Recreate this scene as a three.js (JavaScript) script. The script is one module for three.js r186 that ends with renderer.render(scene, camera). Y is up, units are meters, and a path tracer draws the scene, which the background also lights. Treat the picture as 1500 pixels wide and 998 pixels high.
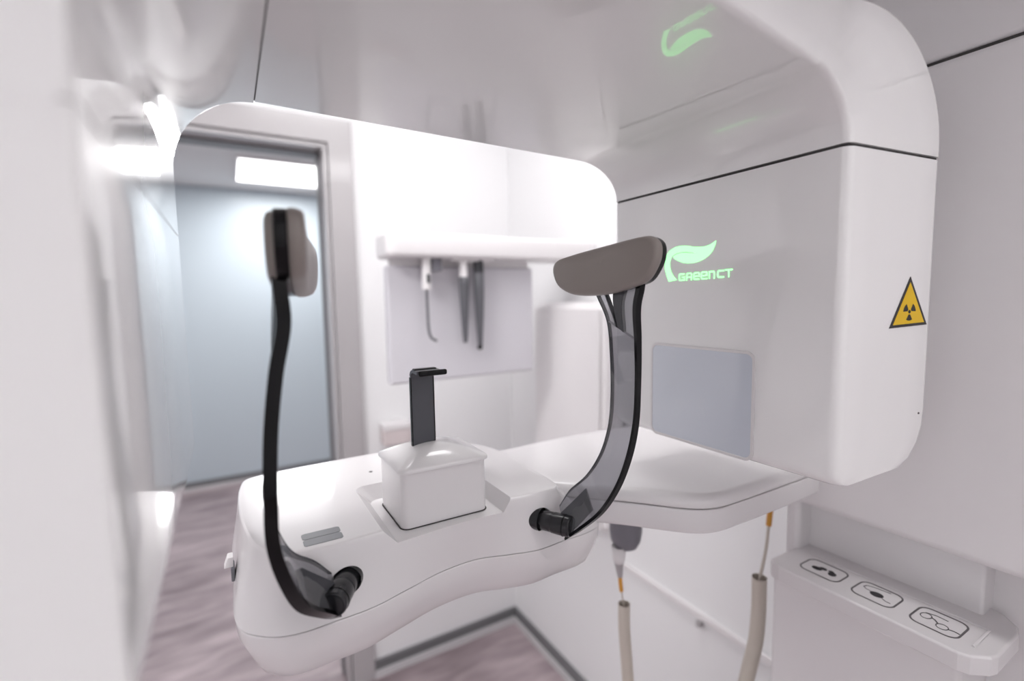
import * as THREE from 'three';
import { mergeGeometries, mergeVertices, toCreasedNormals } from 'three/addons/utils/BufferGeometryUtils.js';
import { RoundedBoxGeometry } from 'three/addons/geometries/RoundedBoxGeometry.js';
import { RectAreaLightUniformsLib } from 'three/addons/lights/RectAreaLightUniformsLib.js';
import { ImprovedNoise } from 'three/addons/math/ImprovedNoise.js';
import { Brush, Evaluator, SUBTRACTION } from 'three-bvh-csg';

// ---------------------------------------------------------------- camera, exposure, lights
const renderer = new THREE.WebGLRenderer();
renderer.toneMapping = THREE.LinearToneMapping;
renderer.toneMappingExposure = 1.88;
renderer.shadowMap.enabled = true;
RectAreaLightUniformsLib.init();
const scene = new THREE.Scene();
scene.background = new THREE.Color(0x000000);

const V = (x, y, z) => new THREE.Vector3(x, y, z);
const camera = new THREE.PerspectiveCamera(2 * Math.atan(499 / 712) * 180 / Math.PI, 1500 / 998, 0.02, 30);
{
  const yaw = 30.1 * Math.PI / 180, pitch = 5.06 * Math.PI / 180, roll = -1.01 * Math.PI / 180;
  const f = V(Math.sin(yaw) * Math.cos(pitch), -Math.sin(pitch), -Math.cos(yaw) * Math.cos(pitch));
  const r0 = V(Math.cos(yaw), 0, Math.sin(yaw));
  const u0 = r0.clone().cross(f);
  const r = r0.clone().multiplyScalar(Math.cos(roll)).addScaledVector(u0, Math.sin(roll));
  const u = u0.clone().multiplyScalar(Math.cos(roll)).addScaledVector(r0, -Math.sin(roll));
  camera.matrixAutoUpdate = true;
  camera.quaternion.setFromRotationMatrix(new THREE.Matrix4().makeBasis(r, u, f.clone().negate()));
  camera.position.set(0, 1.47, 0);
  camera.focus = 0.54;
  camera.userData.fStop = 2.0;
}
scene.add(camera);

// the ceiling panels: [x, y, z, width, depth, intensity]
const PANELS = [
  ['scan room ceiling panel in front of the doorway wall', 0.45, 2.534, -0.95, 0.6, 0.6, 2.8],
  ['scan room ceiling panel above and behind the viewer', 0.78, 2.534, 0.5, 0.6, 0.6, 2.6],
  ['added unseen fill panel on the scan room ceiling beside the far left wall', -0.85, 2.534, -0.4, 0.6, 0.6, 9.5],  // added out of view as fill for the arch and the column
  ['added unseen ceiling panel brightening the corridor further left', -1.2, 2.384, -3.3, 0.58, 0.66, 4],  // extra panel nobody sees, added to raise the corridor brightness
  ['square corridor ceiling panel seen glowing through the doorway', 0.41, 2.384, -3.96, 0.60, 0.66, 7.8],
];

// ---------------------------------------------------------------- helpers
// smooth normals below the crease angle; millimetre scale because the addon snaps positions to hundredths
function creased(g, angle) { g.scale(1000, 1000, 1000); const r = toCreasedNormals(g, angle); r.scale(0.001, 0.001, 0.001); return r; }
const taken = new Map();
function numbered(n) { const k = taken.get(n) || 0; taken.set(n, k + 1); return k ? n + '_' + String(k).padStart(3, '0') : n; }
function shade(o) { o.traverse(c => { if (c.isMesh) { c.castShadow = true; c.receiveShadow = true; } }); return o; }
function part(name, geo, mat, parent, label) {
  const m = new THREE.Mesh(geo, mat); m.name = name; m.castShadow = m.receiveShadow = true;
  if (label) m.userData.label = label;
  parent.add(m); return m;
}
function thing(name, label, category, group) {
  const g = new THREE.Group(); g.name = numbered(name); g.userData = { label, category };
  if (group) g.userData.group = group;
  scene.add(g); return g;
}
function struct(name, geo, mat, label, category) {
  const m = new THREE.Mesh(geo, mat); m.name = name; m.castShadow = m.receiveShadow = true;
  m.userData = { kind: 'structure', label, category }; scene.add(m); return m;
}
function box(x0, x1, y0, y1, z0, z1, r = 0) {
  const w = x1 - x0, h = y1 - y0, d = z1 - z0;
  const g = r ? new RoundedBoxGeometry(w, h, d, 4, r) : new THREE.BoxGeometry(w, h, d);
  g.translate((x0 + x1) / 2, (y0 + y1) / 2, (z0 + z1) / 2); return g;
}
function clean(g) { for (const k of Object.keys(g.attributes)) if (!['position', 'normal', 'uv'].includes(k)) g.deleteAttribute(k); return g.index ? g.toNonIndexed() : g; }
function merge(list) { return mergeGeometries(list.map(clean)); }
// solid from closed rings of equal length; ends capped
function loft(rings, { caps = [true, true], crease = 0.5 } = {}) {
  const n = rings[0].length, pos = [], idx = [];
  rings.forEach(r => r.forEach(p => pos.push(p.x, p.y, p.z)));
  for (let k = 0; k + 1 < rings.length; k++) for (let i = 0; i < n; i++) {
    const a = k * n + i, b = k * n + (i + 1) % n, c = a + n, d = b + n;
    idx.push(a, b, c, b, d, c);
  }
  const cap = (k, flip) => {
    const r = rings[k]; const nrm = V(0, 0, 0);
    for (let i = 0; i < n; i++) { const p = r[i], q = r[(i + 1) % n]; nrm.x += (p.y - q.y) * (p.z + q.z); nrm.y += (p.z - q.z) * (p.x + q.x); nrm.z += (p.x - q.x) * (p.y + q.y); }
    nrm.normalize();
    const u = (Math.abs(nrm.y) < 0.9 ? V(0, 1, 0) : V(1, 0, 0)).cross(nrm).normalize(), w = nrm.clone().cross(u);
    const pts = r.map(p => new THREE.Vector2(p.dot(u), p.dot(w)));
    for (const t of THREE.ShapeUtils.triangulateShape(pts, [])) flip ? idx.push(k * n + t[0], k * n + t[1], k * n + t[2]) : idx.push(k * n + t[0], k * n + t[2], k * n + t[1]);
  };
  if (caps[0]) cap(0, false);
  if (caps[1]) cap(rings.length - 1, true);
  let vol = 0;
  const P = i => V(pos[3 * i], pos[3 * i + 1], pos[3 * i + 2]);
  for (let t = 0; t < idx.length; t += 3) vol += P(idx[t]).dot(P(idx[t + 1]).cross(P(idx[t + 2])));
  if (vol < 0) for (let t = 0; t < idx.length; t += 3) { const s = idx[t]; idx[t] = idx[t + 1]; idx[t + 1] = s; }
  const g = new THREE.BufferGeometry();
  g.setAttribute('position', new THREE.Float32BufferAttribute(pos, 3));
  g.setAttribute('uv', new THREE.Float32BufferAttribute(new Float32Array(pos.length / 3 * 2), 2));
  g.setIndex(idx);
  return creased(g, crease);
}
// ribbon with thickness between two edge curves
function ribbon(E0, E1, t, crease = 0.6) {
  const rings = [];
  for (let k = 0; k < E0.length; k++) {
    const a = Math.max(0, k - 1), b = Math.min(E0.length - 1, k + 1);
    const tan = E0[b].clone().add(E1[b]).sub(E0[a]).sub(E1[a]).normalize();
    const w = E1[k].clone().sub(E0[k]).normalize();
    const n = tan.cross(w).normalize().multiplyScalar(t / 2);
    rings.push([E0[k].clone().add(n), E1[k].clone().add(n), E1[k].clone().sub(n), E0[k].clone().sub(n)]);
  }
  return loft(rings, { crease });
}
const spline = (pts, n, closed = false) => new THREE.CatmullRomCurve3(pts, closed, 'centripetal').getPoints(n);
function tube(pts, r, seg = 40, rad = 14) { return new THREE.TubeGeometry(new THREE.CatmullRomCurve3(pts, false, 'centripetal'), seg, r, rad, false); }
function roundRect(x0, x1, y0, y1, r) {
  const s = new THREE.Shape();
  s.moveTo(x0 + r, y0); s.lineTo(x1 - r, y0); s.absarc(x1 - r, y0 + r, r, -Math.PI / 2, 0);
  s.lineTo(x1, y1 - r); s.absarc(x1 - r, y1 - r, r, 0, Math.PI / 2); s.lineTo(x0 + r, y1); s.absarc(x0 + r, y1 - r, r, Math.PI / 2, Math.PI);
  s.lineTo(x0, y0 + r); s.absarc(x0 + r, y0 + r, r, Math.PI, 1.5 * Math.PI); return s;
}
function extrude(shape, depth, bevel = 0, seg = 12) {
  return clean(new THREE.ExtrudeGeometry(shape, { depth: depth - 2 * bevel, bevelEnabled: bevel > 0, bevelSize: bevel, bevelThickness: bevel, bevelOffset: -bevel, bevelSegments: 4, curveSegments: seg }).translate(0, 0, bevel));
}
function cylBetween(a, b, r, seg = 40, r2 = r) {
  const d = b.clone().sub(a), g = new THREE.CylinderGeometry(r2, r, d.length(), seg);
  g.applyQuaternion(new THREE.Quaternion().setFromUnitVectors(V(0, 1, 0), d.clone().normalize()));
  return g.translate(...a.clone().add(b).multiplyScalar(0.5).toArray());
}
function lathe(pts, seg = 40) { return new THREE.LatheGeometry(pts.map(p => new THREE.Vector2(p[0], p[1])), seg); }
// flat stroke along a 2D polyline, extruded a little
function stroke(pts, w, depth, closed = false) {
  const P = pts.map(p => new THREE.Vector2(p[0], p[1])), n = P.length, L = [], R = [];
  for (let i = 0; i < n; i++) {
    const a = closed ? P[(i - 1 + n) % n] : P[Math.max(0, i - 1)], b = closed ? P[(i + 1) % n] : P[Math.min(n - 1, i + 1)];
    const d1 = P[i].clone().sub(a), d2 = b.clone().sub(P[i]);
    if (d1.length() < 1e-9) d1.copy(d2); if (d2.length() < 1e-9) d2.copy(d1);
    d1.normalize(); d2.normalize();
    const m = d1.clone().add(d2).normalize(), nn = new THREE.Vector2(-m.y, m.x), k = Math.min(1.6, 1 / Math.max(0.5, m.dot(d1)));
    L.push(P[i].clone().addScaledVector(nn, w / 2 * k)); R.push(P[i].clone().addScaledVector(nn, -w / 2 * k));
  }
  let s;
  if (closed) { s = new THREE.Shape(L); s.holes.push(new THREE.Path(R)); const A = THREE.ShapeUtils.area(L), B = THREE.ShapeUtils.area(R); if (Math.abs(A) < Math.abs(B)) { s = new THREE.Shape(R); s.holes.push(new THREE.Path(L)); } }
  else s = new THREE.Shape([...L, ...R.reverse()]);
  return clean(new THREE.ExtrudeGeometry(s, { depth, bevelEnabled: false }));
}
const ell = (cx, cy, rx, ry, n = 24, a0 = 0, a1 = 2 * Math.PI) => Array.from({ length: n }, (_, i) => { const a = a0 + (a1 - a0) * i / (Math.abs(a1 - a0) > 6.28 ? n : n - 1); return [cx + rx * Math.cos(a), cy + ry * Math.sin(a)]; });
// map (u, v, depth) of a flat drawing: u -> axis, v -> axis, depth -> normal
function lay(g, U, Vv, Nn, o) { const m = new THREE.Matrix4().makeBasis(U, Vv, Nn); m.setPosition(o); return g.applyMatrix4(m); }

// ---------------------------------------------------------------- materials
const lin = (r, g, b) => new THREE.Color().setRGB(r, g, b);
const phys = o => new THREE.MeshPhysicalMaterial(o);
const gloss = phys({ color: lin(0.92, 0.907, 0.908), roughness: 0.25, ior: 1.5, clearcoat: 1, clearcoatRoughness: 0.004 });
const gloss2 = phys({ color: lin(0.80, 0.775, 0.785), roughness: 0.3, clearcoat: 0.8, clearcoatRoughness: 0.06 });
const satin = phys({ color: lin(0.86, 0.835, 0.845), roughness: 0.42, clearcoat: 0.25, clearcoatRoughness: 0.2 });
const wallM = new THREE.MeshStandardMaterial({ color: lin(0.90, 0.897, 0.908), roughness: 0.55 });
const ceilM = new THREE.MeshStandardMaterial({ color: lin(0.88, 0.875, 0.88), roughness: 0.9 });
const caseM = phys({ color: lin(0.46, 0.44, 0.45), roughness: 0.3, clearcoat: 0.6, clearcoatRoughness: 0.1 });
const corrM = phys({ color: lin(0.62, 0.70, 0.76), roughness: 0.35 });
const seamM = new THREE.MeshStandardMaterial({ color: lin(0.06, 0.055, 0.055), roughness: 0.7 });
const seamLight = new THREE.MeshStandardMaterial({ color: lin(0.5, 0.48, 0.48), roughness: 0.7 });
const blackM = phys({ color: lin(0.003, 0.003, 0.004), roughness: 0.14, specularIntensity: 0.5 });
const knobM = phys({ color: lin(0.018, 0.018, 0.021), roughness: 0.22, specularIntensity: 0.8 });
const acryl = phys({ color: lin(0.62, 0.62, 0.645), roughness: 0.04, transmission: 0.9, thickness: 0, ior: 1.49, clearcoat: 1, clearcoatRoughness: 0.03 });
const smokeM = phys({ color: lin(0.055, 0.056, 0.064), roughness: 0.2, specularIntensity: 0.8 });
const taupe = phys({ color: lin(0.27, 0.235, 0.218), roughness: 0.42, clearcoat: 0.15, clearcoatRoughness: 0.3 });
const taupe2 = phys({ color: lin(0.30, 0.27, 0.25), roughness: 0.5 });
const screenM = phys({ color: lin(0.68, 0.72, 0.80), roughness: 0.12, clearcoat: 1, clearcoatRoughness: 0.03 });
const greyLabel = phys({ color: lin(0.17, 0.175, 0.195), roughness: 0.35 });
const yellowM = phys({ color: lin(0.82, 0.52, 0.0), roughness: 0.4 });
const inkM = phys({ color: lin(0.02, 0.018, 0.022), roughness: 0.5 });
const inkGrey = phys({ color: lin(0.13, 0.12, 0.125), roughness: 0.5 });
const ledM = new THREE.MeshStandardMaterial({ color: lin(0.1, 0.3, 0.15), roughness: 0.3, emissive: lin(0.23, 1.0, 0.26), emissiveIntensity: 1.35 });
const toolGrey = phys({ color: lin(0.11, 0.11, 0.125), roughness: 0.4 });
const toolDark = phys({ color: lin(0.03, 0.03, 0.036), roughness: 0.4 });
const hoseM = phys({ color: lin(0.66, 0.60, 0.53), roughness: 0.5 });
const amberM = phys({ color: lin(0.75, 0.36, 0.05), roughness: 0.4 });
const plugM = phys({ color: lin(0.21, 0.205, 0.235), roughness: 0.4 });
const skirtDark = phys({ color: lin(0.19, 0.19, 0.2), roughness: 0.35, metalness: 0.2 });
const skirtLight = phys({ color: lin(0.66, 0.65, 0.66), roughness: 0.35 });

// floor covering: mauve-grey wood decor with long soft streaks
const noise = new ImprovedNoise();
const floorM = (() => {
  const W = 1024, H = 1024, d = new Uint8Array(W * H * 4), S = 3.2;
  const fb = (x, y, s) => noise.noise(x, y, s) * 0.55 + noise.noise(2.1 * x, 2.1 * y, s + 7) * 0.3 + noise.noise(4.3 * x, 4.3 * y, s + 13) * 0.15;
  for (let j = 0; j < H; j++) for (let i = 0; i < W; i++) {
    const u = i / W * S, v = j / H * S, warp = fb(u * 1.4, v * 3, 3) * 0.5;
    const a = fb(u * 2.2 + warp, v * 9 + warp * 2, 1), b = fb(u * 9, v * 34, 5), c = fb(u * 1.2, v * 2.4, 9);
    const t = 0.5 + 0.75 * a + 0.22 * b + 0.4 * c, k = Math.min(1, Math.max(0, t));
    const o = (j * W + i) * 4;
    d[o] = 122 + 88 * k; d[o + 1] = 108 + 86 * k; d[o + 2] = 112 + 86 * k; d[o + 3] = 255;
  }
  const t = new THREE.DataTexture(d, W, H); t.colorSpace = THREE.SRGBColorSpace; t.wrapS = t.wrapT = THREE.RepeatWrapping; t.magFilter = THREE.LinearFilter; t.minFilter = THREE.LinearMipmapLinearFilter; t.generateMipmaps = true; t.needsUpdate = true;
  return phys({ map: t, roughness: 0.38 });
})();

// ---------------------------------------------------------------- the room
const F = -0.06, CEIL = 2.55, XR = 1.095, XL = -1.25, ZB = -1.9, ZN = 1.35, T = 0.12;
{
  const g = new THREE.BoxGeometry(6.2, 0.1, 7.2); g.translate(-0.2, F - 0.05, -1.5);
  const p = g.attributes.position, uv = g.attributes.uv;
  for (let i = 0; i < p.count; i++) uv.setXY(i, p.getX(i) / 3.2 + 0.13, p.getZ(i) / 3.2 + 0.31);
  struct('floor', g, floorM, 'mauve grey wood-look floor covering with soft streaks', 'floor');
  struct('ceiling', box(XL - T, XR + T, CEIL, CEIL + 0.1, ZB - 0.02, ZN + T), ceilM, 'white ceiling of the scan room', 'ceiling');
  // back wall with the doorway
  const s = new THREE.Shape([[XL - T, F], [-0.565, F], [-0.565, 2.03], [0.335, 2.03], [0.335, F], [XR, F], [XR, CEIL], [XL - T, CEIL]].map(q => new THREE.Vector2(...q)));
  const wb = extrude(s, T); wb.translate(0, 0, ZB - T);
  struct('wall_back', wb, wallM, 'white back wall with the doorway', 'wall');
  struct('wall_right', box(XR, XR + T, F, CEIL, ZB - T, ZN + T), wallM, 'white side wall behind the white column and the hanging hoses', 'wall');
  struct('wall_left', box(XL - T, XL, F, CEIL, ZB, ZN + T), wallM, 'white side wall beyond the left edge', 'wall');
  struct('wall_front', box(XL, XR, F, CEIL, ZN, ZN + T), wallM, 'white wall behind the viewer', 'wall');
  // baseboards: dark top strip on a pale coved foot
  const skirt = (name, x0, x1, z0, z1, dx, dz, label) => {
    const o = struct(name, box(x0, x1, F + 0.03, F + 0.068, z0, z1), skirtDark, label, 'baseboard');
    part('foot_strip', box(x0 - dx, x1, F, F + 0.03, z0, z1 + dz), skirtLight, o, 'pale strip along the foot of the dark baseboard');
  };
  skirt('baseboard_back', 0.425, XR, ZB, ZB + 0.014, 0, 0.006, 'dark grey baseboard on the back wall below the support table');
  skirt('baseboard_right', XR - 0.014, XR, ZB + 0.014, ZN, 0.006, 0, 'dark grey baseboard running along the right wall');
  // door casing
  const c = new THREE.Shape([[-0.655, F], [-0.57, F], [-0.57, 2.035], [0.34, 2.035], [0.34, F], [0.425, F], [0.425, 2.12], [-0.655, 2.12]].map(q => new THREE.Vector2(...q)));
  const cg = extrude(c, 0.022, 0.003); cg.translate(0, 0, ZB);
  const tr = struct('trim_1', cg, caseM, 'pale grey door casing around the doorway', 'door casing');
  part('jamb', box(0.323, 0.335, F, 2.03, ZB - T, ZB + 0.012), caseM, tr);
  part('jamb', box(-0.565, -0.553, F, 2.03, ZB - T, ZB + 0.012), caseM, tr);
  part('head_jamb', box(-0.553, 0.323, 2.018, 2.03, ZB - T, ZB + 0.012), caseM, tr);
  part('gasket', box(0.317, 0.323, F, 2.018, ZB - T, ZB - 0.07), skirtDark, tr, 'dark rubber seal inside the door frame');
  part('gasket', box(-0.553, 0.317, 2.008, 2.018, ZB - T, ZB - 0.06), skirtDark, tr, 'dark rubber seal inside the door frame');
  // corridor beyond
  const z1 = -4.66, z0 = ZB - T;
  struct('wall_corridor', box(-2.6, 2.4, F, 2.5, z1 - T, z1), corrM, 'pale blue corridor wall seen through the doorway', 'wall');
  struct('wall_corridor_side', box(-2.6 - T, -2.6, F, 2.5, z1 - T, z0), wallM, 'white end wall of the corridor, left', 'wall');
  struct('wall_corridor_end', box(2.4, 2.4 + T, F, 2.5, z1 - T, z0), wallM, 'white end wall of the corridor, right', 'wall');
  struct('wall_corridor_near', merge([box(-2.6, XL - T, F, 2.5, z0, z0 + T), box(XR + T, 2.4, F, 2.5, z0, z0 + T)]), wallM, 'corridor wall beside the scan room', 'wall');
  struct('ceiling_corridor', box(-2.6 - T, 2.4 + T, 2.4, 2.52, z1 - T, z0), ceilM, 'white corridor ceiling', 'ceiling');
  const cb = struct('baseboard_corridor', box(-2.6, 2.4, F + 0.03, F + 0.07, z1, z1 + 0.014), skirtDark, 'dark grey baseboard of the corridor wall', 'baseboard');
  part('foot_strip', box(-2.6, 2.4, F, F + 0.03, z1, z1 + 0.02), skirtLight, cb);
}

// ceiling panels
for (const [label, x, y, z, w, d, I] of PANELS) {
  const t = thing('ceiling_light', label, 'ceiling light');
  const up = y > 2.45 ? CEIL : 2.4;
  part('frame', merge([box(x - w / 2 - 0.015, x - w / 2, y, up, z - d / 2 - 0.015, z + d / 2 + 0.015), box(x + w / 2, x + w / 2 + 0.015, y, up, z - d / 2 - 0.015, z + d / 2 + 0.015), box(x - w / 2, x + w / 2, y, up, z - d / 2 - 0.015, z - d / 2), box(x - w / 2, x + w / 2, y, up, z + d / 2, z + d / 2 + 0.015)]), satin, t);
  part('diffuser', box(x - w / 2, x + w / 2, y + 0.004, up, z - d / 2, z + d / 2), new THREE.MeshStandardMaterial({ color: lin(0.8, 0.8, 0.8), emissive: lin(1, 0.99, 0.98), emissiveIntensity: 2.2 }), t, 'glowing white diffuser');
  const L = new THREE.RectAreaLight(lin(1, 0.993, 0.993), I, w * 0.98, d * 0.98);
  L.position.set(x, y - 0.004, z); L.rotation.x = -Math.PI / 2; t.add(L);
}

// ---------------------------------------------------------------- rotating gantry
const XI = 0.5, XI2 = -0.0365, ZBACK = -0.555;
const zFront = x => x < 0.1 ? -0.197 : x < 0.5 ? -0.197 - 0.043 * (x - 0.1) / 0.4 : -0.24 + 0.108 * (x - 0.5);
function slabRing(I, O, r, s = 5) {
  const dx = O[0] - I[0], dy = O[1] - I[1], L = Math.hypot(dx, dy), out = [];
  const pt = (u, front, dz) => { const x = I[0] + dx * u / L, y = I[1] + dy * u / L; out.push(V(x, y, (front ? zFront(x) : ZBACK) + dz)); };
  const q = Math.PI / 2;
  for (let i = 0; i <= s; i++) { const a = q * i / s; pt(r - r * Math.cos(a), true, -r + r * Math.sin(a)); }
  pt(L * 0.25, true, 0); pt(L * 0.5, true, 0); pt(L * 0.75, true, 0);
  for (let i = 0; i <= s; i++) { const a = q * i / s; pt(L - r + r * Math.sin(a), true, -r + r * Math.cos(a)); }
  for (let i = 0; i <= s; i++) { const a = q * i / s; pt(L - r + r * Math.cos(a), false, r - r * Math.sin(a)); }
  for (let i = 0; i <= s; i++) { const a = q * i / s; pt(r - r * Math.sin(a), false, r - r * Math.cos(a)); }
  return out;
}
const lerp = (a, b, t) => a + (b - a) * t;
const arc = (cx, cy, rx, ry, a0, a1, n) => Array.from({ length: n + 1 }, (_, i) => { const a = lerp(a0, a1, i / n); return [cx + rx * Math.cos(a), cy + ry * Math.sin(a)]; });
const seg = (a, b, n) => Array.from({ length: n + 1 }, (_, i) => [lerp(a[0], b[0], i / n), lerp(a[1], b[1], i / n)]);
const H = Math.PI / 2, UL = 1.664, UR = 1.657, OTOP = 1.735;
{
  const g = thing('rotating_gantry', 'large glossy white scanner arch with two hanging arms around the head supports', 'scanner arch');
  const shell = (I, O, r = 0.007) => loft(I.map((p, k) => slabRing(p, O[k], r)), { crease: 0.7 });
  // corner cover on the left, above the left arm
  const seamX = 0.033;
  const IL = [...seg([XI2, 1.5322], [XI2, UL - 0.072], 3), ...arc(XI2 + 0.0705, UL - 0.072, 0.0705, 0.072, Math.PI, H + 0.03, 18)];
  const OL = [...seg([-0.2, 1.5322], [-0.2, 1.61], 3), ...arc(-0.08, 1.61, 0.12, OTOP - 1.61, Math.PI, H, 14).slice(0, 15), ...seg([-0.06, OTOP], [seamX - 0.0004, OTOP], 3)];
  IL[IL.length - 1] = [seamX - 0.0004, UL];
  const k0 = Math.min(IL.length, OL.length);
  part('corner_cover', shell(IL.slice(0, k0), OL.slice(OL.length - k0), 0.003), gloss, g, 'glossy white curved corner cover');
  // main beam and its right corner
  const IB = [...seg([seamX + 0.0008, UL], [0.43, UR], 26), ...arc(0.43, UR - 0.0495, 0.07, 0.0495, H, 0, 40), [XI, 1.6070]];
  const OB = [...seg([seamX + 0.0008, OTOP], [0.51, OTOP], 26), ...arc(0.53, 1.615, 0.12, 0.12, H, 0, 40), [0.65, 1.6070]];
  part('overhead_beam', shell(IB, OB), gloss, g, 'glossy white overhead beam with curved shoulder');
  // right arm
  const IR = [...seg([XI, 1.6038], [XI, 1.292], 12), [0.5004, 1.287], [0.502, 1.2825], [0.506, 1.2795], [0.512, 1.278]];
  const OR = [...seg([0.65, 1.6038], [0.65, 1.345], 12), [0.648, 1.326], [0.641, 1.308], [0.628, 1.293], [0.61, 1.284]];
  part('arm_cover', shell(IR, OR, 0.009), gloss, g, 'glossy white detector arm with a pale panel');
  // left arm
  const IA = [...seg([XI2, 1.5312], [XI2, 1.335], 10), [XI2 - 0.001, 1.328], [XI2 - 0.004, 1.322], [XI2 - 0.01, 1.318]];
  const OA = [...seg([-0.2, 1.5312], [-0.2, 1.37], 10), [-0.198, 1.35], [-0.19, 1.33], [-0.17, 1.32]];
  part('arm_cover', shell(IA, OA, 0.003), gloss, g, 'glossy white arm close to the viewer at the left');
  // dark cores behind the joints
  part('joint_gasket', loft([[XI + 0.003, 0.647, 1.595], [XI + 0.003, 0.647, 1.615]].map(([a, b, y]) => [V(a, y, ZBACK + 0.004), V(b, y, ZBACK + 0.004), V(b, y, zFront(b) - 0.003), V(a, y, zFront(a) - 0.003)])), seamM, g, 'dark joint line across the arm');
  part('joint_gasket', box(-0.199, XI2 - 0.0012, 1.52, 1.54, ZBACK + 0.002, -0.199), seamLight, g);
  part('front_strip', box(-0.199, XI2 - 0.004, 1.5290, 1.5345, -0.204, -0.1968), gloss, g);
  part('joint_gasket', box(seamX - 0.006, seamX + 0.006, UL + 0.002, OTOP - 0.002, ZBACK + 0.004, -0.209), seamM, g);
  // detector window on the inner face
  const rim = roundRect(0, 0.154, 0, 0.126, 0.011);
  rim.holes.push(new THREE.Path(roundRect(0.0035, 0.1505, 0.0035, 0.1225, 0.008).getPoints(12)));
  const onInner = (geo, z, y, off = 0) => lay(geo, V(0, 0, 1), V(0, 1, 0), V(-1, 0, 0), V(XI - off, y, z));
  const rimM = part('window_rim', onInner(extrude(rim, 0.002, 0.0007), -0.480, 1.2795, -0.0006), gloss2, g, 'thin raised white rim of the detector window');
  part('window_panel', onInner(extrude(roundRect(0.0030, 0.151, 0.0030, 0.123, 0.008), 0.0012, 0.0002), -0.480, 1.2795, -0.0004), screenM, rimM, 'pale blue grey detector window');
  // glowing leaf emblem and lettering
  const led = []; const D = 0.0005;
  const leaf = [[-.4501, 1.4871], [-.4542, 1.4949], [-.4569, 1.5039], [-.4573, 1.512], [-.4546, 1.5216], [-.4489, 1.5272], [-.4406, 1.5304], [-.4307, 1.5313], [-.4211, 1.5304], [-.4118, 1.5282], [-.4026, 1.527], [-.3938, 1.5271], [-.3862, 1.5291], [-.3797, 1.5325], [-.3809, 1.5274], [-.3841, 1.5213], [-.3887, 1.5165], [-.3954, 1.5126], [-.4033, 1.5099], [-.4114, 1.5086], [-.4197, 1.5087], [-.4282, 1.5101], [-.4359, 1.5131], [-.4415, 1.5161], [-.4435, 1.5185], [-.4404, 1.5206], [-.4349, 1.5220], [-.4263, 1.5223], [-.4157, 1.5206], [-.4075, 1.5203], [-.4157, 1.5223], [-.4263, 1.5238], [-.4349, 1.5236], [-.4415, 1.5218], [-.4465, 1.5183], [-.4489, 1.5123], [-.4486, 1.5052], [-.4463, 1.4989], [-.4422, 1.4934], [-.4371, 1.4888]];
  const emb = part('leaf_emblem', onInner(extrude(new THREE.Shape(leaf.map(p => new THREE.Vector2(...p))), D), 0, 0, -0.0001), ledM, g, 'backlit green leaf emblem');
  const cell = (x0, x1, y0, y1, lines) => { for (const l of lines) led.push(stroke(l.map(([a, b]) => [lerp(x0, x1, a), lerp(y0, y1, b)]), 0.0017, D)); };
  const GL = [[[0.95, .9], [.2, .9], [.08, .78], [.08, .22], [.2, .1], [.92, .1], [.92, .48], [.5, .48]]];
  const RL = [[[.1, 0], [.1, .78], [.22, .9], [.8, .9], [.9, .78], [.9, 0]], [[.1, .42], [.9, .42]]];
  const EL = [[[.95, .1], [.2, .1], [.08, .22], [.08, .78], [.2, .9], [.8, .9], [.92, .78], [.92, .48], [.1, .48]]];
  const NL = [[[.1, 0], [.1, .9], [.78, .9], [.9, .78], [.9, 0]]];
  const CL = [[[1, .9], [.2, .9], [.08, .78], [.08, .22], [.2, .1], [1, .1]]];
  const TL = [[[0, .9], [1, .9]], [[.5, .9], [.5, 0]]];
  cell(-.434, -.4245, 1.4872, 1.4967, GL); cell(-.4225, -.4132, 1.4874, 1.497, RL); cell(-.4115, -.4018, 1.4875, 1.4972, EL); cell(-.4004, -.3906, 1.4877, 1.4974, EL);
  cell(-.3891, -.3805, 1.488, 1.4975, NL); cell(-.3773, -.3680, 1.4886, 1.4978, CL); cell(-.3668, -.3572, 1.489, 1.4984, TL);
  part('lettering', onInner(mergeGeometries(led), 0, 0, -0.0001), ledM, emb, 'backlit green lettering reading GREEN CT');
  // radiation warning sign on the front face of the right arm
  const U = V(1, 0, 0.108).normalize(), N = V(-0.108, 0, 1).normalize(), o = V(0.5, 0, -0.24 + 0.0002);
  const fr = (geo, off) => lay(geo, U, V(0, 1, 0), N, o.clone().addScaledVector(N, off));
  const A = [0.0738, 1.4321], B = [0.1400, 1.4338], C = [0.1060, 1.4842];
  const tri = k => { const c = [(A[0] + B[0] + C[0]) / 3, (A[1] + B[1] + C[1]) / 3]; return new THREE.Shape([A, B, C].map(p => new THREE.Vector2(c[0] + (p[0] - c[0]) * k, c[1] + (p[1] - c[1]) * k))); };
  const sign = part('warning_sign', fr(extrude(tri(1), 0.0004), 0), inkM, g, 'yellow triangular radiation warning sign with black border');
  part('yellow_field', fr(extrude(tri(0.83), 0.0006), 0), yellowM, sign);
  const cx = (A[0] + B[0] + C[0]) / 3, cy = (A[1] + B[1] + C[1]) / 3 - 0.0018, tref = [];
  for (const a of [-H, -H + 2 * Math.PI / 3, -H + 4 * Math.PI / 3]) {
    const s = new THREE.Shape(); s.moveTo(cx + 0.0036 * Math.cos(a - 0.35), cy + 0.003 * Math.sin(a - 0.35));
    for (let i = 0; i <= 8; i++) { const b = a - 0.5 + i / 8; s.lineTo(cx + 0.0108 * Math.cos(b), cy + 0.0092 * Math.sin(b)); }
    s.lineTo(cx + 0.0036 * Math.cos(a + 0.35), cy + 0.003 * Math.sin(a + 0.35)); tref.push(extrude(s, 0.0002));
  }
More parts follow.
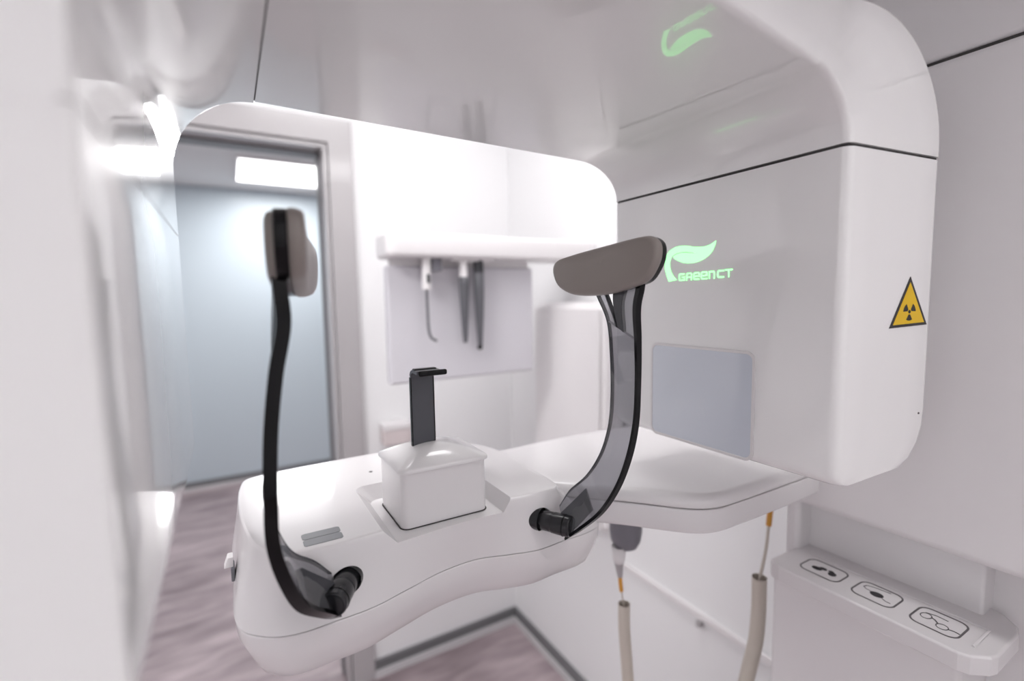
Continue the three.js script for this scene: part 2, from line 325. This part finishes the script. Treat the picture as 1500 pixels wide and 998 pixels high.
  tref.push(extrude(new THREE.Shape(ell(cx, cy, 0.0021, 0.0018).map(p => new THREE.Vector2(...p))), 0.0002));
  part('trefoil', fr(mergeGeometries(tref), 0.0006), inkM, sign, 'black radiation trefoil');
  part('screw_cap', new THREE.SphereGeometry(0.0012, 12, 8).translate(0.634, 1.3385, zFront(0.634)), inkGrey, g);
}

// ---------------------------------------------------------------- patient support table
const C0 = 0.1985;
{
  const t = thing('patient_support_table', 'white sculpted support table carrying the chin rest and both head supports', 'support table');
  const Tp = [[-.002, -.70], [-.004, -.62], [.001, -.56], [.008, -.52], [.022, -.492], [.041, -.480], [.06, -.478], [.10, -.478], [.125, -.479], [.16, -.481], [.20, -.483], [.24, -.483], [.27, -.481], [.30, -.478], [.325, -.477], [.338, -.479], [.345, -.487], [.348, -.51], [.349, -.56], [.352, -.62], [.337, -.69], [.30, -.725], [.25, -.74], [.15, -.742], [.03, -.735], [.005, -.725]];
  const Sp = [[-.012, -.70], [-.0135, -.60], [-.0128, -.522], [-.006, -.495], [.0045, -.482], [.02, -.4705], [.04, -.4648], [.075, -.4655], [.107, -.4675], [.147, -.479], [.19, -.491], [.235, -.493], [.27, -.482], [.305, -.473], [.345, -.475], [.385, -.476], [.41, -.485], [.42, -.51], [.42, -.56], [.42, -.62], [.40, -.69], [.36, -.725], [.25, -.74], [.15, -.742], [.03, -.735], [.0, -.728]];
  const NP = 260;
  const plan = (pts) => { const c = new THREE.CatmullRomCurve3(pts.map(p => V(p[0], 0, p[1])), true, 'centripetal'); return Array.from({ length: NP }, (_, i) => c.getPoint(i / NP)); };
  const inset = (ring, d, y) => ring.map((p, i) => { const a = ring[(i - 2 + NP) % NP], b = ring[(i + 2) % NP]; const tx = b.x - a.x, tz = b.z - a.z, l = Math.hypot(tx, tz) || 1; return V(p.x + tz / l * d * SGN, y, p.z - tx / l * d * SGN); });
  const RT = plan(Tp), RS = plan(Sp);
  let SGN = 1; { const q = inset(RT, 0.01, 0); const w = r => Math.max(...r.map(p => p.x)) - Math.min(...r.map(p => p.x)); if (w(q) > w(RT)) SGN = -1; }
  const mix = (k, y, d = 0) => inset(RT.map((p, i) => p.clone().lerp(RS[i], k)), d, y);
  const upper = loft([inset(RT, 0.0090, 1.235), inset(RT, 0.0044, 1.235), inset(RT, 0.0022, 1.2345), inset(RT, 0.0008, 1.2332), inset(RT, 0, 1.231), mix(0.12, 1.222), mix(0.35, 1.205), mix(0.65, 1.187), mix(0.9, 1.174), mix(1, 1.1662), inset(RS, 0.0006, 1.1656)], { crease: 0.55 });
  const ev = new Evaluator(); ev.useGroups = false;
  const brush = g => { if (!g.attributes.uv) g.setAttribute('uv', new THREE.Float32BufferAttribute(new Float32Array(g.attributes.position.count * 2), 2)); const b = new Brush(mergeVertices(g)); b.updateMatrixWorld(); return b; };
  const rr = (x0, x1, z0, z1, r, y) => roundRect(x0, x1, z0, z1, r).getPoints(8).slice(0, -1).map(p => V(p.x, y, p.y));
  const notch = loft([rr(.136, .2645, -.600, -.40, .012, 1.2192), rr(.1365, .2640, -.601, -.40, .012, 1.2194), rr(.114, .280, -.622, -.40, .016, 1.2440)], { crease: 0.3 });
  const kA = [V(0.3130, 1.2015, -0.474), V(0.3345, 1.2000, -0.4385)];
  const mir = p => V(2 * C0 - p.x, p.y - 0.004, p.z);
  const hole = ([a, b]) => { const d = b.clone().sub(a).normalize(); return cylBetween(a.clone().addScaledVector(d, -0.018), a.clone().addScaledVector(d, 0.05), 0.0138, 40).toNonIndexed(); };
  let res = ev.evaluate(brush(upper), brush(notch), SUBTRACTION);
  res.updateMatrixWorld();
  res = ev.evaluate(res, brush(hole(kA)), SUBTRACTION); res.updateMatrixWorld();
  res = ev.evaluate(res, brush(hole(kA.map(mir))), SUBTRACTION);
  const ug = clean(res.geometry.clone());
  part('upper_shell', creased(ug, 0.5), gloss2, t, 'glossy white upper shell');
  part('lower_shell', loft([inset(RS, 0.0006, 1.1648), inset(RS, 0, 1.1640), inset(RS, 0.0012, 1.150), inset(RS, 0.006, 1.138), inset(RS, 0.012, 1.124), inset(RS, 0.018, 1.113), inset(RS, 0.024, 1.109), inset(RS, 0.034, 1.1075)], { crease: 0.6 }), gloss2, t, 'white lower shell below the thin joint line');
  part('joint_gasket', loft([inset(RS, 0.003, 1.160), inset(RS, 0.003, 1.170)]), seamM, t, 'thin dark joint line');
  for (const k of [kA, kA.map(mir)]) { const d = k[1].clone().sub(k[0]).normalize(); part('socket', new THREE.CylinderGeometry(0.0137, 0.0137, 0.0165, 36, 1, true).applyQuaternion(new THREE.Quaternion().setFromUnitVectors(V(0, 1, 0), d)).translate(...k[0].clone().addScaledVector(d, -0.0095).toArray()), knobM, t, 'black round socket for the support pivot'); }
  // grey label strips on the deck
  const strip = (z0, z1) => { const s = roundRect(0.049, 0.0855, z0, z1, 0.003); const g = extrude(s, 0.0004); return g.rotateX(H).translate(0, 1.2354, 0); };
  part('label_strip', strip(-0.5155, -0.5025), greyLabel, t, 'grey label strip on the deck');
  part('label_strip', strip(-0.5015, -0.4880), greyLabel, t, 'grey label strip on the deck');
  // latch on the left flank
  part('latch', loft([rr(-.0205, -.012, -.585, -.572, .001, 1.193), rr(-.017, -.012, -.585, -.572, .001, 1.203)], { crease: 0.3 }), satin, t, 'small pale latch on the end of the table');
  part('latch_slot', box(-.0145, -.011, 1.178, 1.193, -.588, -.569, 0.001), greyLabel, t);
  part('screw_cap', new THREE.SphereGeometry(0.0025, 12, 8).scale(1, 0.5, 1).translate(0.155, 1.235, -0.66), inkGrey, t);
  // arm joining the table to the column
  const ap = [[.36, -.70], [.36, -.535], [.40, -.494], [.44, -.452], [.478, -.408], [.497, -.392], [.52, -.383], [.56, -.381], [.70, -.381], [.755, -.383], [.755, -.447], [.90, -.447], [.90, -.66], [.62, -.70], [.50, -.71]];
  const armPts = [V(ap[0][0], 0, ap[0][1]), ...new THREE.CatmullRomCurve3(ap.slice(1, 9).map(p => V(p[0], 0, p[1])), false, 'centripetal').getPoints(60), ...ap.slice(9).map(p => V(p[0], 0, p[1]))];
  const armInset = (d, y) => armPts.map((p, i) => { const n = armPts.length, e = (u, v) => { const x = v.x - u.x, z = v.z - u.z, l = Math.hypot(x, z) || 1; return [z / l, -x / l]; }; const [ax, az] = e(armPts[(i - 1 + n) % n], p), [bx, bz] = e(p, armPts[(i + 1) % n]); const k = 1 + ax * bx + az * bz; return V(p.x - (ax + bx) / k * d * ARMS, y, p.z - (az + bz) / k * d * ARMS); });
  let ARMS = 1; { const w = r => Math.max(...r.map(p => p.x)) - Math.min(...r.map(p => p.x)); if (w(armInset(0.01, 0)) > w(armPts)) ARMS = -1; }
  const arm = (y0, y1, r0, r1) => {
    const rings = [armInset(r0 * 2.2, y0), armInset(r0, y0)];
    for (let i = 1; i <= 4; i++) { const a = H * i / 4; rings.push(armInset(r0 * (1 - Math.sin(a)), y0 + r0 * (1 - Math.cos(a)))); }
    for (let i = 0; i <= 5; i++) { const a = H * i / 5; rings.push(armInset(r1 * (1 - Math.cos(a)), y1 - r1 + r1 * Math.sin(a))); }
    rings.push(armInset(r1 * 1.6, y1)); return loft(rings, { crease: 0.6 });
  };
  part('support_arm', arm(1.2008, 1.2170, 0.0018, 0.012), gloss2, t, 'white arm plate joining the table to the column');
  part('support_arm_base', arm(1.167, 1.1996, 0.006, 0.0018), gloss2, t, 'lower half of the white arm');
}

// chin rest
{
  const t = thing('chin_rest', 'white chin rest block with upright dark bite plate on the support table', 'chin rest');
  const rr = (x0, x1, z0, z1, r, y) => roundRect(x0, x1, z0, z1, r).getPoints(8).slice(0, -1).map(p => V(p.x, typeof y === 'function' ? y(p.x, p.y) : y, p.y));
  part('base_gasket', loft([rr(.1478, .2537, -.5875, -.4988, .010, 1.2193), rr(.1478, .2537, -.5875, -.4988, .010, 1.2201)]), seamM, t, 'dark gap around the foot of the block');
  part('block', loft([rr(.1490, .2525, -.5863, -.5000, .009, 1.2196), rr(.1488, .2527, -.5865, -.4998, .009, 1.25), rr(.1490, .2525, -.5863, -.5000, .009, 1.281)], { crease: 0.4 }), gloss2, t, 'white block of the chin rest');
  // domed lid
  const lx = [.1460, .2555], lz = [-.5895, -.4965], mid = [(lx[0] + lx[1]) / 2, (lz[0] + lz[1]) / 2];
  const rings = [rr(lx[0] + .003, lx[1] - .003, lz[0] + .003, lz[1] - .003, .009, 1.2806), rr(lx[0], lx[1], lz[0], lz[1], .011, 1.2818), rr(lx[0], lx[1], lz[0], lz[1], .011, 1.2842)];
  const base = rr(lx[0], lx[1], lz[0], lz[1], .011, 0);
  for (const [k, h] of [[.985, 1.2856], [.95, 1.2868], [.85, 1.2890], [.7, 1.2925], [.5, 1.2965], [.3, 1.299], [.1, 1.3]]) rings.push(base.map(p => V(lerp(mid[0], p.x, k), h, lerp(mid[1], p.z, k))));
  part('lid', loft(rings, { crease: 0.7 }), gloss2, t, 'domed white lid');
  // bite plate: upright strip, hooked over at the top
  const prof = [V(0, 1.292, -.5450), V(0, 1.34, -.5452), V(0, 1.372, -.5455), V(0, 1.380, -.5445), V(0, 1.3855, -.5405), V(0, 1.3872, -.535), V(0, 1.3872, -.520)];
  const sp = spline(prof, 40), wide = y => y > 1.38 ? 0.0145 : 0.0138;
  part('bite_plate', ribbon(sp.map(p => V(.1917 - wide(p.y), p.y, p.z)), sp.map(p => V(.1917 + wide(p.y), p.y, p.z)), 0.0036), phys({ color: lin(0.085, 0.086, 0.10), roughness: 0.2, specularIntensity: 0.8 }), t, 'upright dark acrylic strip hooked over at the top');
  part('strip_edge', merge([box(.1772, .1784, 1.295, 1.379, -.5475, -.5428), box(.2050, .2062, 1.295, 1.379, -.5475, -.5428)]), blackM, t);
  part('bite_edge', box(.1790, .2130, 1.3830, 1.3895, -.5215, -.5165, 0.0022), blackM, t, 'black lip for the front teeth');
  part('bite_edge', box(.1778, .2055, 1.3868, 1.3905, -.5385, -.5300, 0.0016), blackM, t, 'black bar along the hook');
}

// ---------------------------------------------------------------- head supports
function headSupport(side, label) {
  const t = thing('head_support', label, 'head support');
  const m = p => side > 0 ? p : V(2 * C0 - p.x, p.y, p.z);
  const dy = side > 0 ? 0 : -0.003;
  const NN = [[.3285, 1.1840, -.4480], [.34, 1.1981, -.435], [.3582, 1.2193, -.42], [.3706, 1.2519, -.405], [.3786, 1.2891, -.395], [.3789, 1.3303, -.385], [.3767, 1.3767, -.38], [.3714, 1.4217, -.375], [.3650, 1.4579, -.37], [.3660, 1.4790, -.366], [.3670, 1.4960, -.366]];
  const FF = [[.3300, 1.2190, -.4620], [.3440, 1.2350, -.460], [.3625, 1.2533, -.450], [.3740, 1.2812, -.438], [.3805, 1.3161, -.43], [.3757, 1.3552, -.42], [.3702, 1.4035, -.415], [.3680, 1.4422, -.418], [.3655, 1.4675, -.430], [.3640, 1.4808, -.437], [.3640, 1.4960, -.442]];
  const n = 90, cN = spline(NN.map(p => V(p[0], p[1] + dy, p[2])), n), cF = spline(FF.map(p => V(p[0], p[1] + dy, p[2])), n);
  // match both edges by index; u across, 0 at the near rim, 1 at the far edge
  const at = (k, u) => m(cN[k].clone().lerp(cF[k], u));
  const rows = (k0, k1, u) => { const r = []; for (let k = k0; k <= k1; k++) r.push(at(k, typeof u === 'function' ? u((k - k0) / (k1 - k0)) : u)); return r; };
  const kS = Math.round(n * 0.705), kE = Math.round(n * 0.97);
  const th = 0.0042;
  part('blade', merge([ribbon(rows(0, kS, 0.03), rows(0, kS, 1), th), ribbon(rows(kS, kE, 0.03), rows(kS, kE, s => lerp(0.46, 0.24, s)), th), ribbon(rows(kS, kE, s => lerp(0.68, 0.84, s)), rows(kS, kE, 1), th)]), acryl, t, 'smoky translucent curved blade, forked under the pad');
  part('slot_insert', ribbon(rows(kS, kE, s => lerp(0.47, 0.26, s)), rows(kS, kE, s => lerp(0.66, 0.50, s)), 0.003), smokeM, t, 'dark insert between the two prongs of the fork');
  part('edge_rim', ribbon(rows(0, kE, -0.03), rows(0, kE, 0.055), side > 0 ? 0.0074 : 0.0098, 1.2), blackM, t, 'glossy black rim along the near edge of the blade');
  part('far_edge', merge([ribbon(rows(0, kE, 0.985), rows(0, kE, 1.02), 0.0046, 1.2), ribbon(rows(kS, kE, s => lerp(0.66, 0.82, s)), rows(kS, kE, s => lerp(0.70, 0.85, s)), 0.0048, 1.2), ribbon(rows(kS, kE, s => lerp(0.44, 0.22, s)), rows(kS, kE, s => lerp(0.48, 0.255, s)), 0.0048, 1.2)]), smokeM, t, 'dark edges of the blade and its fork');
  // pivot knob
  const a = V(0.3130, 1.2015 + dy * 1.3, -0.474), b = V(0.3345, 1.2000 + dy * 1.3, -0.4385), d = b.clone().sub(a).normalize();
  const rev = (pts, mat, nm, par, lb) => { const g = lathe(pts, 44); g.applyQuaternion(new THREE.Quaternion().setFromUnitVectors(V(0, 1, 0), d)).translate(a.x, a.y, a.z); if (side < 0) { const p = g.attributes.position; for (let i = 0; i < p.count; i++) p.setX(i, 2 * C0 - p.getX(i)); const ix = g.index.array; for (let i = 0; i < ix.length; i += 3) { const s = ix[i]; ix[i] = ix[i + 1]; ix[i + 1] = s; } g.computeVertexNormals(); } return part(nm, g, mat, par, lb); };
  const knob = rev([[0, -.006], [.0118, -.006], [.0118, .012], [.0112, .0126], [.0112, .0140], [.0122, .0146], [.0124, .024], [.0124, .0345], [.0118, .0365], [.0105, .0375], [.0103, .0365], [.0085, .0362], [.0082, .0372], [0, .0374]], knobM, 'pivot_knob', t, 'black ribbed pivot knob');
  rev([[.0125, .028], [.0129, .0284], [.0129, .0296], [.0125, .03]], blackM, 'ring', knob, 'glossy ring around the knob');
  // bracket between knob and blade
  part('bracket', ribbon([m(V(.3290, 1.1860 + dy, -.4500)), m(V(.3430, 1.1990 + dy, -.4420)), m(V(.3570, 1.2180 + dy, -.4330))], [m(V(.3300, 1.2120 + dy, -.4590)), m(V(.3430, 1.2250 + dy, -.4530)), m(V(.3580, 1.2400 + dy, -.4460))], 0.0075), smokeM, t, 'dark bracket joining blade and knob');
  // pad
  const out = [[.1396, 1.5019], [.1351, 1.5103], [.116, 1.5159], [.0676, 1.5231], [.019, 1.528], [.0083, 1.5268], [.0, 1.5195], [-.0008, 1.5072], [.0035, 1.4965], [.0133, 1.4844], [.0291, 1.4788], [.05, 1.4738], [.0677, 1.4712], [.0985, 1.4705], [.1180, 1.4740], [.1340, 1.4845]];
  const oc = new THREE.CatmullRomCurve3(out.map(p => V(p[0], p[1] + dy, 0)), true, 'centripetal'); const NPd = 72, R0 = Array.from({ length: NPd }, (_, i) => oc.getPoint(i / NPd));
  const mc = V(0.068, 1.4985 + dy, 0), D = V(-.20024, 0, -.97975), O = V(.358, 0, -.337), NI = V(-.97975, 0, .20024); // NI points inward to the head
  // curvature: the pad bows outward in its middle
  const bow = s => -0.004 * Math.sin(Math.PI * Math.min(1, Math.max(0, s / 0.14)));
  const place = (p, h) => { const q = O.clone().addScaledVector(D, p.x).addScaledVector(NI, h + bow(p.x)); q.y = p.y; const w = m(q); if (side < 0) { w.x += 0.004; w.y += 0.006; } return w; };
  const ring = (k, dIn, h) => R0.map(p => { const v = p.clone().sub(mc); const l = v.length(); const w = v.clone().multiplyScalar(Math.max(0.05, k - dIn / l)); return place(w.add(mc), h); });
  part('pad', loft([ring(1, 0.0015, -0.0085), ring(1, 0, -0.0075), ring(1, 0, -0.004), ring(1, 0.0012, -0.0012), ring(1, 0.0028, 0.0008), ring(1, 0.006, 0.0022), ring(0.5, 0, 0.0034), ring(0.2, 0, 0.0036)], { crease: 0.9 }), taupe, t, 'taupe cushioned temple pad');
  part('pad_backing', loft([ring(1, 0.002, -0.0170), ring(1, 0.0008, -0.0162), ring(1, 0.0008, -0.0090), ring(1, 0.0016, -0.0084)], { crease: 0.6 }), blackM, t, 'glossy black backing plate of the pad');
  part('pad_cover', loft([ring(0.55, 0, -0.0240), ring(0.8, 0, -0.0230), ring(1, 0.006, -0.0210), ring(1, 0.004, -0.0185), ring(1, 0.004, -0.0169)], { crease: 0.9 }), taupe2, t, 'taupe outer cover of the pad');
  return t;
}
headSupport(1, 'curved head support standing before the glowing green leaf emblem');
headSupport(-1, 'curved head support seen edge-on in front of the blue doorway');

// ---------------------------------------------------------------- column with accessory tray
{
  const t = thing('scanner_column', 'tall white scanner column with accessory tray at the right edge', 'column');
  part('upper_cover', box(0.75, XR, 1.142, 1.743, -0.425, 0.25, 0.012), satin, t, 'broad white cover of the column above the tray');
  part('top_cover', box(0.754, XR, 1.7465, 2.3, -0.425, 0.25, 0.006), satin, t, 'white cover above the joint line');
  part('joint_gasket', box(0.76, XR - 0.01, 1.73, 1.76, -0.41, 0.24), seamM, t, 'dark joint line across the column');
  part('lower_cover', box(0.742, XR, F, 1.036, -0.445, -0.2075, 0.008), satin, t, 'white front cover below the tray');
  part('side_cover', box(0.832, XR, F, 1.146, -0.2085, 0.25, 0.003), satin, t, 'set-back white side cover');
  part('recess_panel', box(0.797, XR, 1.02, 1.148, -0.430, -0.206, 0.004), satin, t, 'recessed white panel behind the tray');
  part('recess_end', box(0.765, XR, 1.02, 1.148, -0.440, -0.418, 0.008), satin, t);
  part('overhead_support', box(0.40, XR, 1.865, 2.075, -0.52, -0.06, 0.03), satin, t, 'white overhead arm carrying the scanner arch');
  part('added_shade_housing', lathe([[0, 1.86], [.40, 1.86], [.435, 1.875], [.44, 1.90], [.44, 2.05], [.42, 2.075], [0, 2.08]], 72).translate(0.21, 0, -0.38), satin, t, 'added unseen round white housing that shades the arch from above');  // guessed disc above the view, added to block light from the ceiling panels
  part('overhead_bearing', cylBetween(V(0.21, 1.736, -0.38), V(0.21, 1.87, -0.38), 0.12, 48), satin, t);
  // tray
  const yt = 1.0605, s = new THREE.Shape();
  const tp = [[.702, -.424], [.694, -.418], [.691, -.405], [.691, -.197], [.695, -.187], [.712, -.174], [.722, -.171], [.79, -.171], [.806, -.176], [.824, -.193], [.828, -.207], [.828, -.424]];
  tp.forEach((p, i) => i ? s.lineTo(p[0], -p[1]) : s.moveTo(p[0], -p[1]));
  const tray = part('tray', creased(extrude(s, 0.024, 0.003).rotateX(-H).translate(0, yt - 0.024, 0), 0.15), gloss2, t, 'white accessory tray with three pictograms');
  part('tray_rib', box(.716, .765, yt - 0.001, yt + 0.0022, -.1925, -.1895, 0.001), gloss2, tray);
  part('tray_rib', box(.7655, .768, yt - 0.001, yt + 0.0018, -.40, -.1895, 0.0009), gloss2, tray);
  // pictograms: drawn with u along +z, v along +x
  const onTray = g => lay(g, V(0, 0, 1), V(1, 0, 0), V(0, 1, 0), V(0, yt + 0.0001, 0));
  const frame = (z0, z1, x0, x1) => stroke(roundRect(z0, z1, x0, x1, 0.011).getPoints(8).slice(0, -1).map(p => [p.x, p.y]), 0.0021, 0.0003, true);
  const flat = pts => clean(new THREE.ExtrudeGeometry(new THREE.Shape(pts.map(p => new THREE.Vector2(...p))), { depth: 0.0003, bevelEnabled: false }));
  const f1 = part('pictogram', onTray(frame(-.391, -.3375, .716, .757)), inkGrey, tray, 'printed earrings pictogram');
  part('drawing', onTray(merge([flat(ell(-.3725, .7335, .0068, .0050)), flat(ell(-.3665, .7395, .0052, .0036)), flat(ell(-.3520, .7350, .0052, .0056)), flat(ell(-.3560, .7405, .0038, .0030))])), inkM, f1);
  const f2 = part('pictogram', onTray(frame(-.3205, -.2715, .714, .7575)), inkGrey, tray, 'printed hair clip pictogram');
  part('drawing', onTray(merge([flat(ell(-.2955, .7345, .0078, .0062)), stroke([[-.314, .741], [-.3125, .747], [-.305, .75], [-.296, .7515], [-.286, .7525]], 0.001, 0.0003), stroke([[-.314, .741], [-.309, .7375], [-.302, .737]], 0.0008, 0.0003), stroke([[-.288, .731], [-.282, .7275], [-.277, .7275]], 0.0008, 0.0003)])), inkM, f2);
  const f3 = part('pictogram', onTray(frame(-.2535, -.2055, .713, .7585)), inkGrey, tray, 'printed spectacles pictogram');
  part('drawing', onTray(merge([stroke(ell(-.2425, .7375, .0055, .0068, 20), 0.0009, 0.0003, true), stroke(ell(-.2235, .7285, .0058, .0060, 20), 0.0009, 0.0003, true), stroke([[-.2375, .739], [-.2335, .737], [-.229, .732]], 0.0014, 0.0003), stroke([[-.2455, .7445], [-.235, .748], [-.2235, .747]], 0.0012, 0.0003), stroke([[-.218, .7285], [-.2125, .7300], [-.207, .729]], 0.0014, 0.0003)])), inkM, f3);
}

// ---------------------------------------------------------------- cords under the table arm
{
  const t = thing('exposure_handset', 'grey handset docked under the table arm with amber sleeve and white cord', 'handset');
  const x = .574, z = -.62;
  part('body', lathe([[0, 1.1665], [.027, 1.1665], [.0285, 1.12], [.0285, 1.055], [.026, 1.038], [.020, 1.026], [.012, 1.022], [0, 1.021]].reverse(), 32).translate(x + 0.012, 0, z), plugM, t, 'dark grey body of the handset');
  part('neck', lathe([[.0, 1.024], [.013, 1.03], [.0105, 1.006], [.0085, .9995], [0, .999]].reverse(), 24).translate(x - 0.004, 0, z), satin, t, 'pale neck');
  part('strain_relief', cylBetween(V(x - 0.004, 1.003, z), V(x - 0.001, .972, z), 0.0085, 20, 0.0045), caseM, t);
  part('amber_sleeve', tube([V(x - 0.001, .974, z), V(x, .96, z), V(x + .0025, .944, z)], 0.0036, 12), amberM, t, 'amber sleeve on the cord');
  part('thin_cord', tube([V(x + .002, .946, z), V(x + .005, .93, z), V(x + .009, .905, z)], 0.0013, 12), hoseM, t);
  part('cord_sheath', tube([V(x + .009, .918, z), V(x + .009, .88, z), V(x + .014, .82, z), V(x + .025, .72, z), V(x + .05, .6, z), V(x + .1, .5, z), V(x + .2, .42, z)], 0.0105, 60), hoseM, t, 'thick white cord sheath');
  const h = thing('supply_hose', 'cream supply hose hanging beside the tray end of the column', 'hose');
  part('amber_sleeve', tube([V(.823, 1.165, -.5), V(.822, 1.09, -.5), V(.818, 1.052, -.5)], 0.0048, 14), amberM, h, 'amber sleeve at the top of the hose');
  part('thin_cord', tube([V(.818, 1.055, -.5), V(.812, 1.01, -.5), V(.80, .972, -.5), V(.792, .95, -.5)], 0.0026, 20), hoseM, h);
  part('hose_sheath', tube([V(.7945, .962, -.5), V(.795, .90, -.5), V(.788, .84, -.5), V(.765, .78, -.5), V(.74, .70, -.5), V(.73, .6, -.5), V(.76, .5, -.5), V(.9, .42, -.5)], 0.0125, 60), hoseM, h, 'thick cream hose sheath');
}

// ---------------------------------------------------------------- wall unit with hanging instruments in the back corner
{
  const t = thing('instrument_wall_unit', 'white corner wall unit with overhanging shelf holding dental instruments', 'wall unit');
  const s = roundRect(0.372, XR - 0.001, 1.29, 1.43, 0.03);
  part('shelf', creased(extrude(s, 0.068, 0.012).rotateX(-H).translate(0, 1.585, 0), 0.6), satin, t, 'thick white shelf with rounded corner');
  part('back_panel', box(0.386, 0.872, 1.226, 1.566, -1.395, -1.36, 0.008), phys({ color: lin(0.70, 0.685, 0.73), roughness: 0.4 }), t, 'pale lilac grey body below the shelf');
  part('hanger_rail', box(0.40, 0.86, 1.560, 1.588, -1.39, -1.372), satin, t, 'white rail joining shelf and body');
  part('holder', box(0.565, 0.70, 1.578, 1.590, -1.345, -1.31, 0.004), satin, t, 'white instrument holder under the shelf');
  part('holder_clip', box(0.508, 0.536, 1.548, 1.588, -1.345, -1.315, 0.003), plugM, t, 'grey clip under the shelf');
  // instruments
  const z = -1.325;
  const a = thing('suction_tip', 'thin angled suction tip with white grip under the shelf', 'instrument');
  part('grip', cylBetween(V(.492, 1.587, z), V(.490, 1.497, z), 0.0125, 24, 0.013), satin, a, 'white grip');
  part('button', box(.487, .497, 1.515, 1.54, z + 0.008, z + 0.015, 0.002), toolDark, a, 'dark button');
  part('tip', tube([V(.490, 1.50, z), V(.491, 1.44, z), V(.494, 1.375, z), V(.500, 1.357, z + 0.003), V(.514, 1.349, z + 0.008)], 0.0038, 30), toolGrey, a, 'dark angled tip');
  const b = thing('scaler_handpiece', 'tapered grey handpiece with white top, in the middle of three instruments', 'instrument');
  part('connector', cylBetween(V(.606, 1.585, z), V(.606, 1.532, z), 0.0115, 24, 0.013), satin, b, 'white connector');
  part('body', lathe([[0, 1.337], [.006, 1.339], [.0085, 1.36], [.0125, 1.44], [.0155, 1.51], [.0155, 1.533], [0, 1.534]], 28).translate(.607, 0, z), toolGrey, b, 'grey tapered body');
  const c = thing('curing_handpiece', 'long dark grey handpiece with black tip, right of the three instruments', 'instrument');
  part('cap', cylBetween(V(.656, 1.582, z), V(.656, 1.545, z), 0.0155, 24), toolDark, c, 'black upper sleeve');
  part('body', lathe([[0, 1.325], [.0075, 1.326], [.009, 1.35], [.0135, 1.43], [.0155, 1.49], [.0155, 1.546], [0, 1.547]], 28).translate(.656, 0, z), toolGrey, c, 'grey tapered body');
  part('tip', new THREE.SphereGeometry(0.0085, 20, 14).translate(.655, 1.321, z), blackM, c, 'black round tip');
  // cabinet on the right wall and small box on the back wall
  const k = thing('wall_cabinet', 'plain white rounded cabinet on the right wall behind a head support', 'cabinet');
  part('body', box(XR - 0.10, XR - 0.002, 0.70, 1.45, -1.545, -1.15, 0.03), satin, k);
  part('door', box(XR - 0.108, XR - 0.1015, 0.72, 1.43, -1.53, -1.165, 0.003), satin, k, 'flat white cabinet door');
  const d = thing('glove_box', 'small pale box on the back wall beyond the chin rest', 'box');
  part('carton', box(.488, .596, .905, .985, -1.895, -1.83, 0.006), phys({ color: lin(0.74, 0.66, 0.66), roughness: 0.6 }), d, 'pale pink carton');
  part('lid', box(.486, .598, .965, .990, -1.897, -1.826, 0.004), satin, d, 'white upper edge');
  const e = thing('cable_trunking', 'thin white cable trunking low on the right wall beside the hose', 'trunking');
  part('channel', box(XR - 0.012, XR - 0.001, .565, .585, -1.2, -.55, 0.002), satin, e);
  part('clip', box(XR - 0.02, XR - 0.001, .545, .565, -.86, -.845, 0.003), caseM, e);
}
shade(scene);
renderer.render(scene, camera);
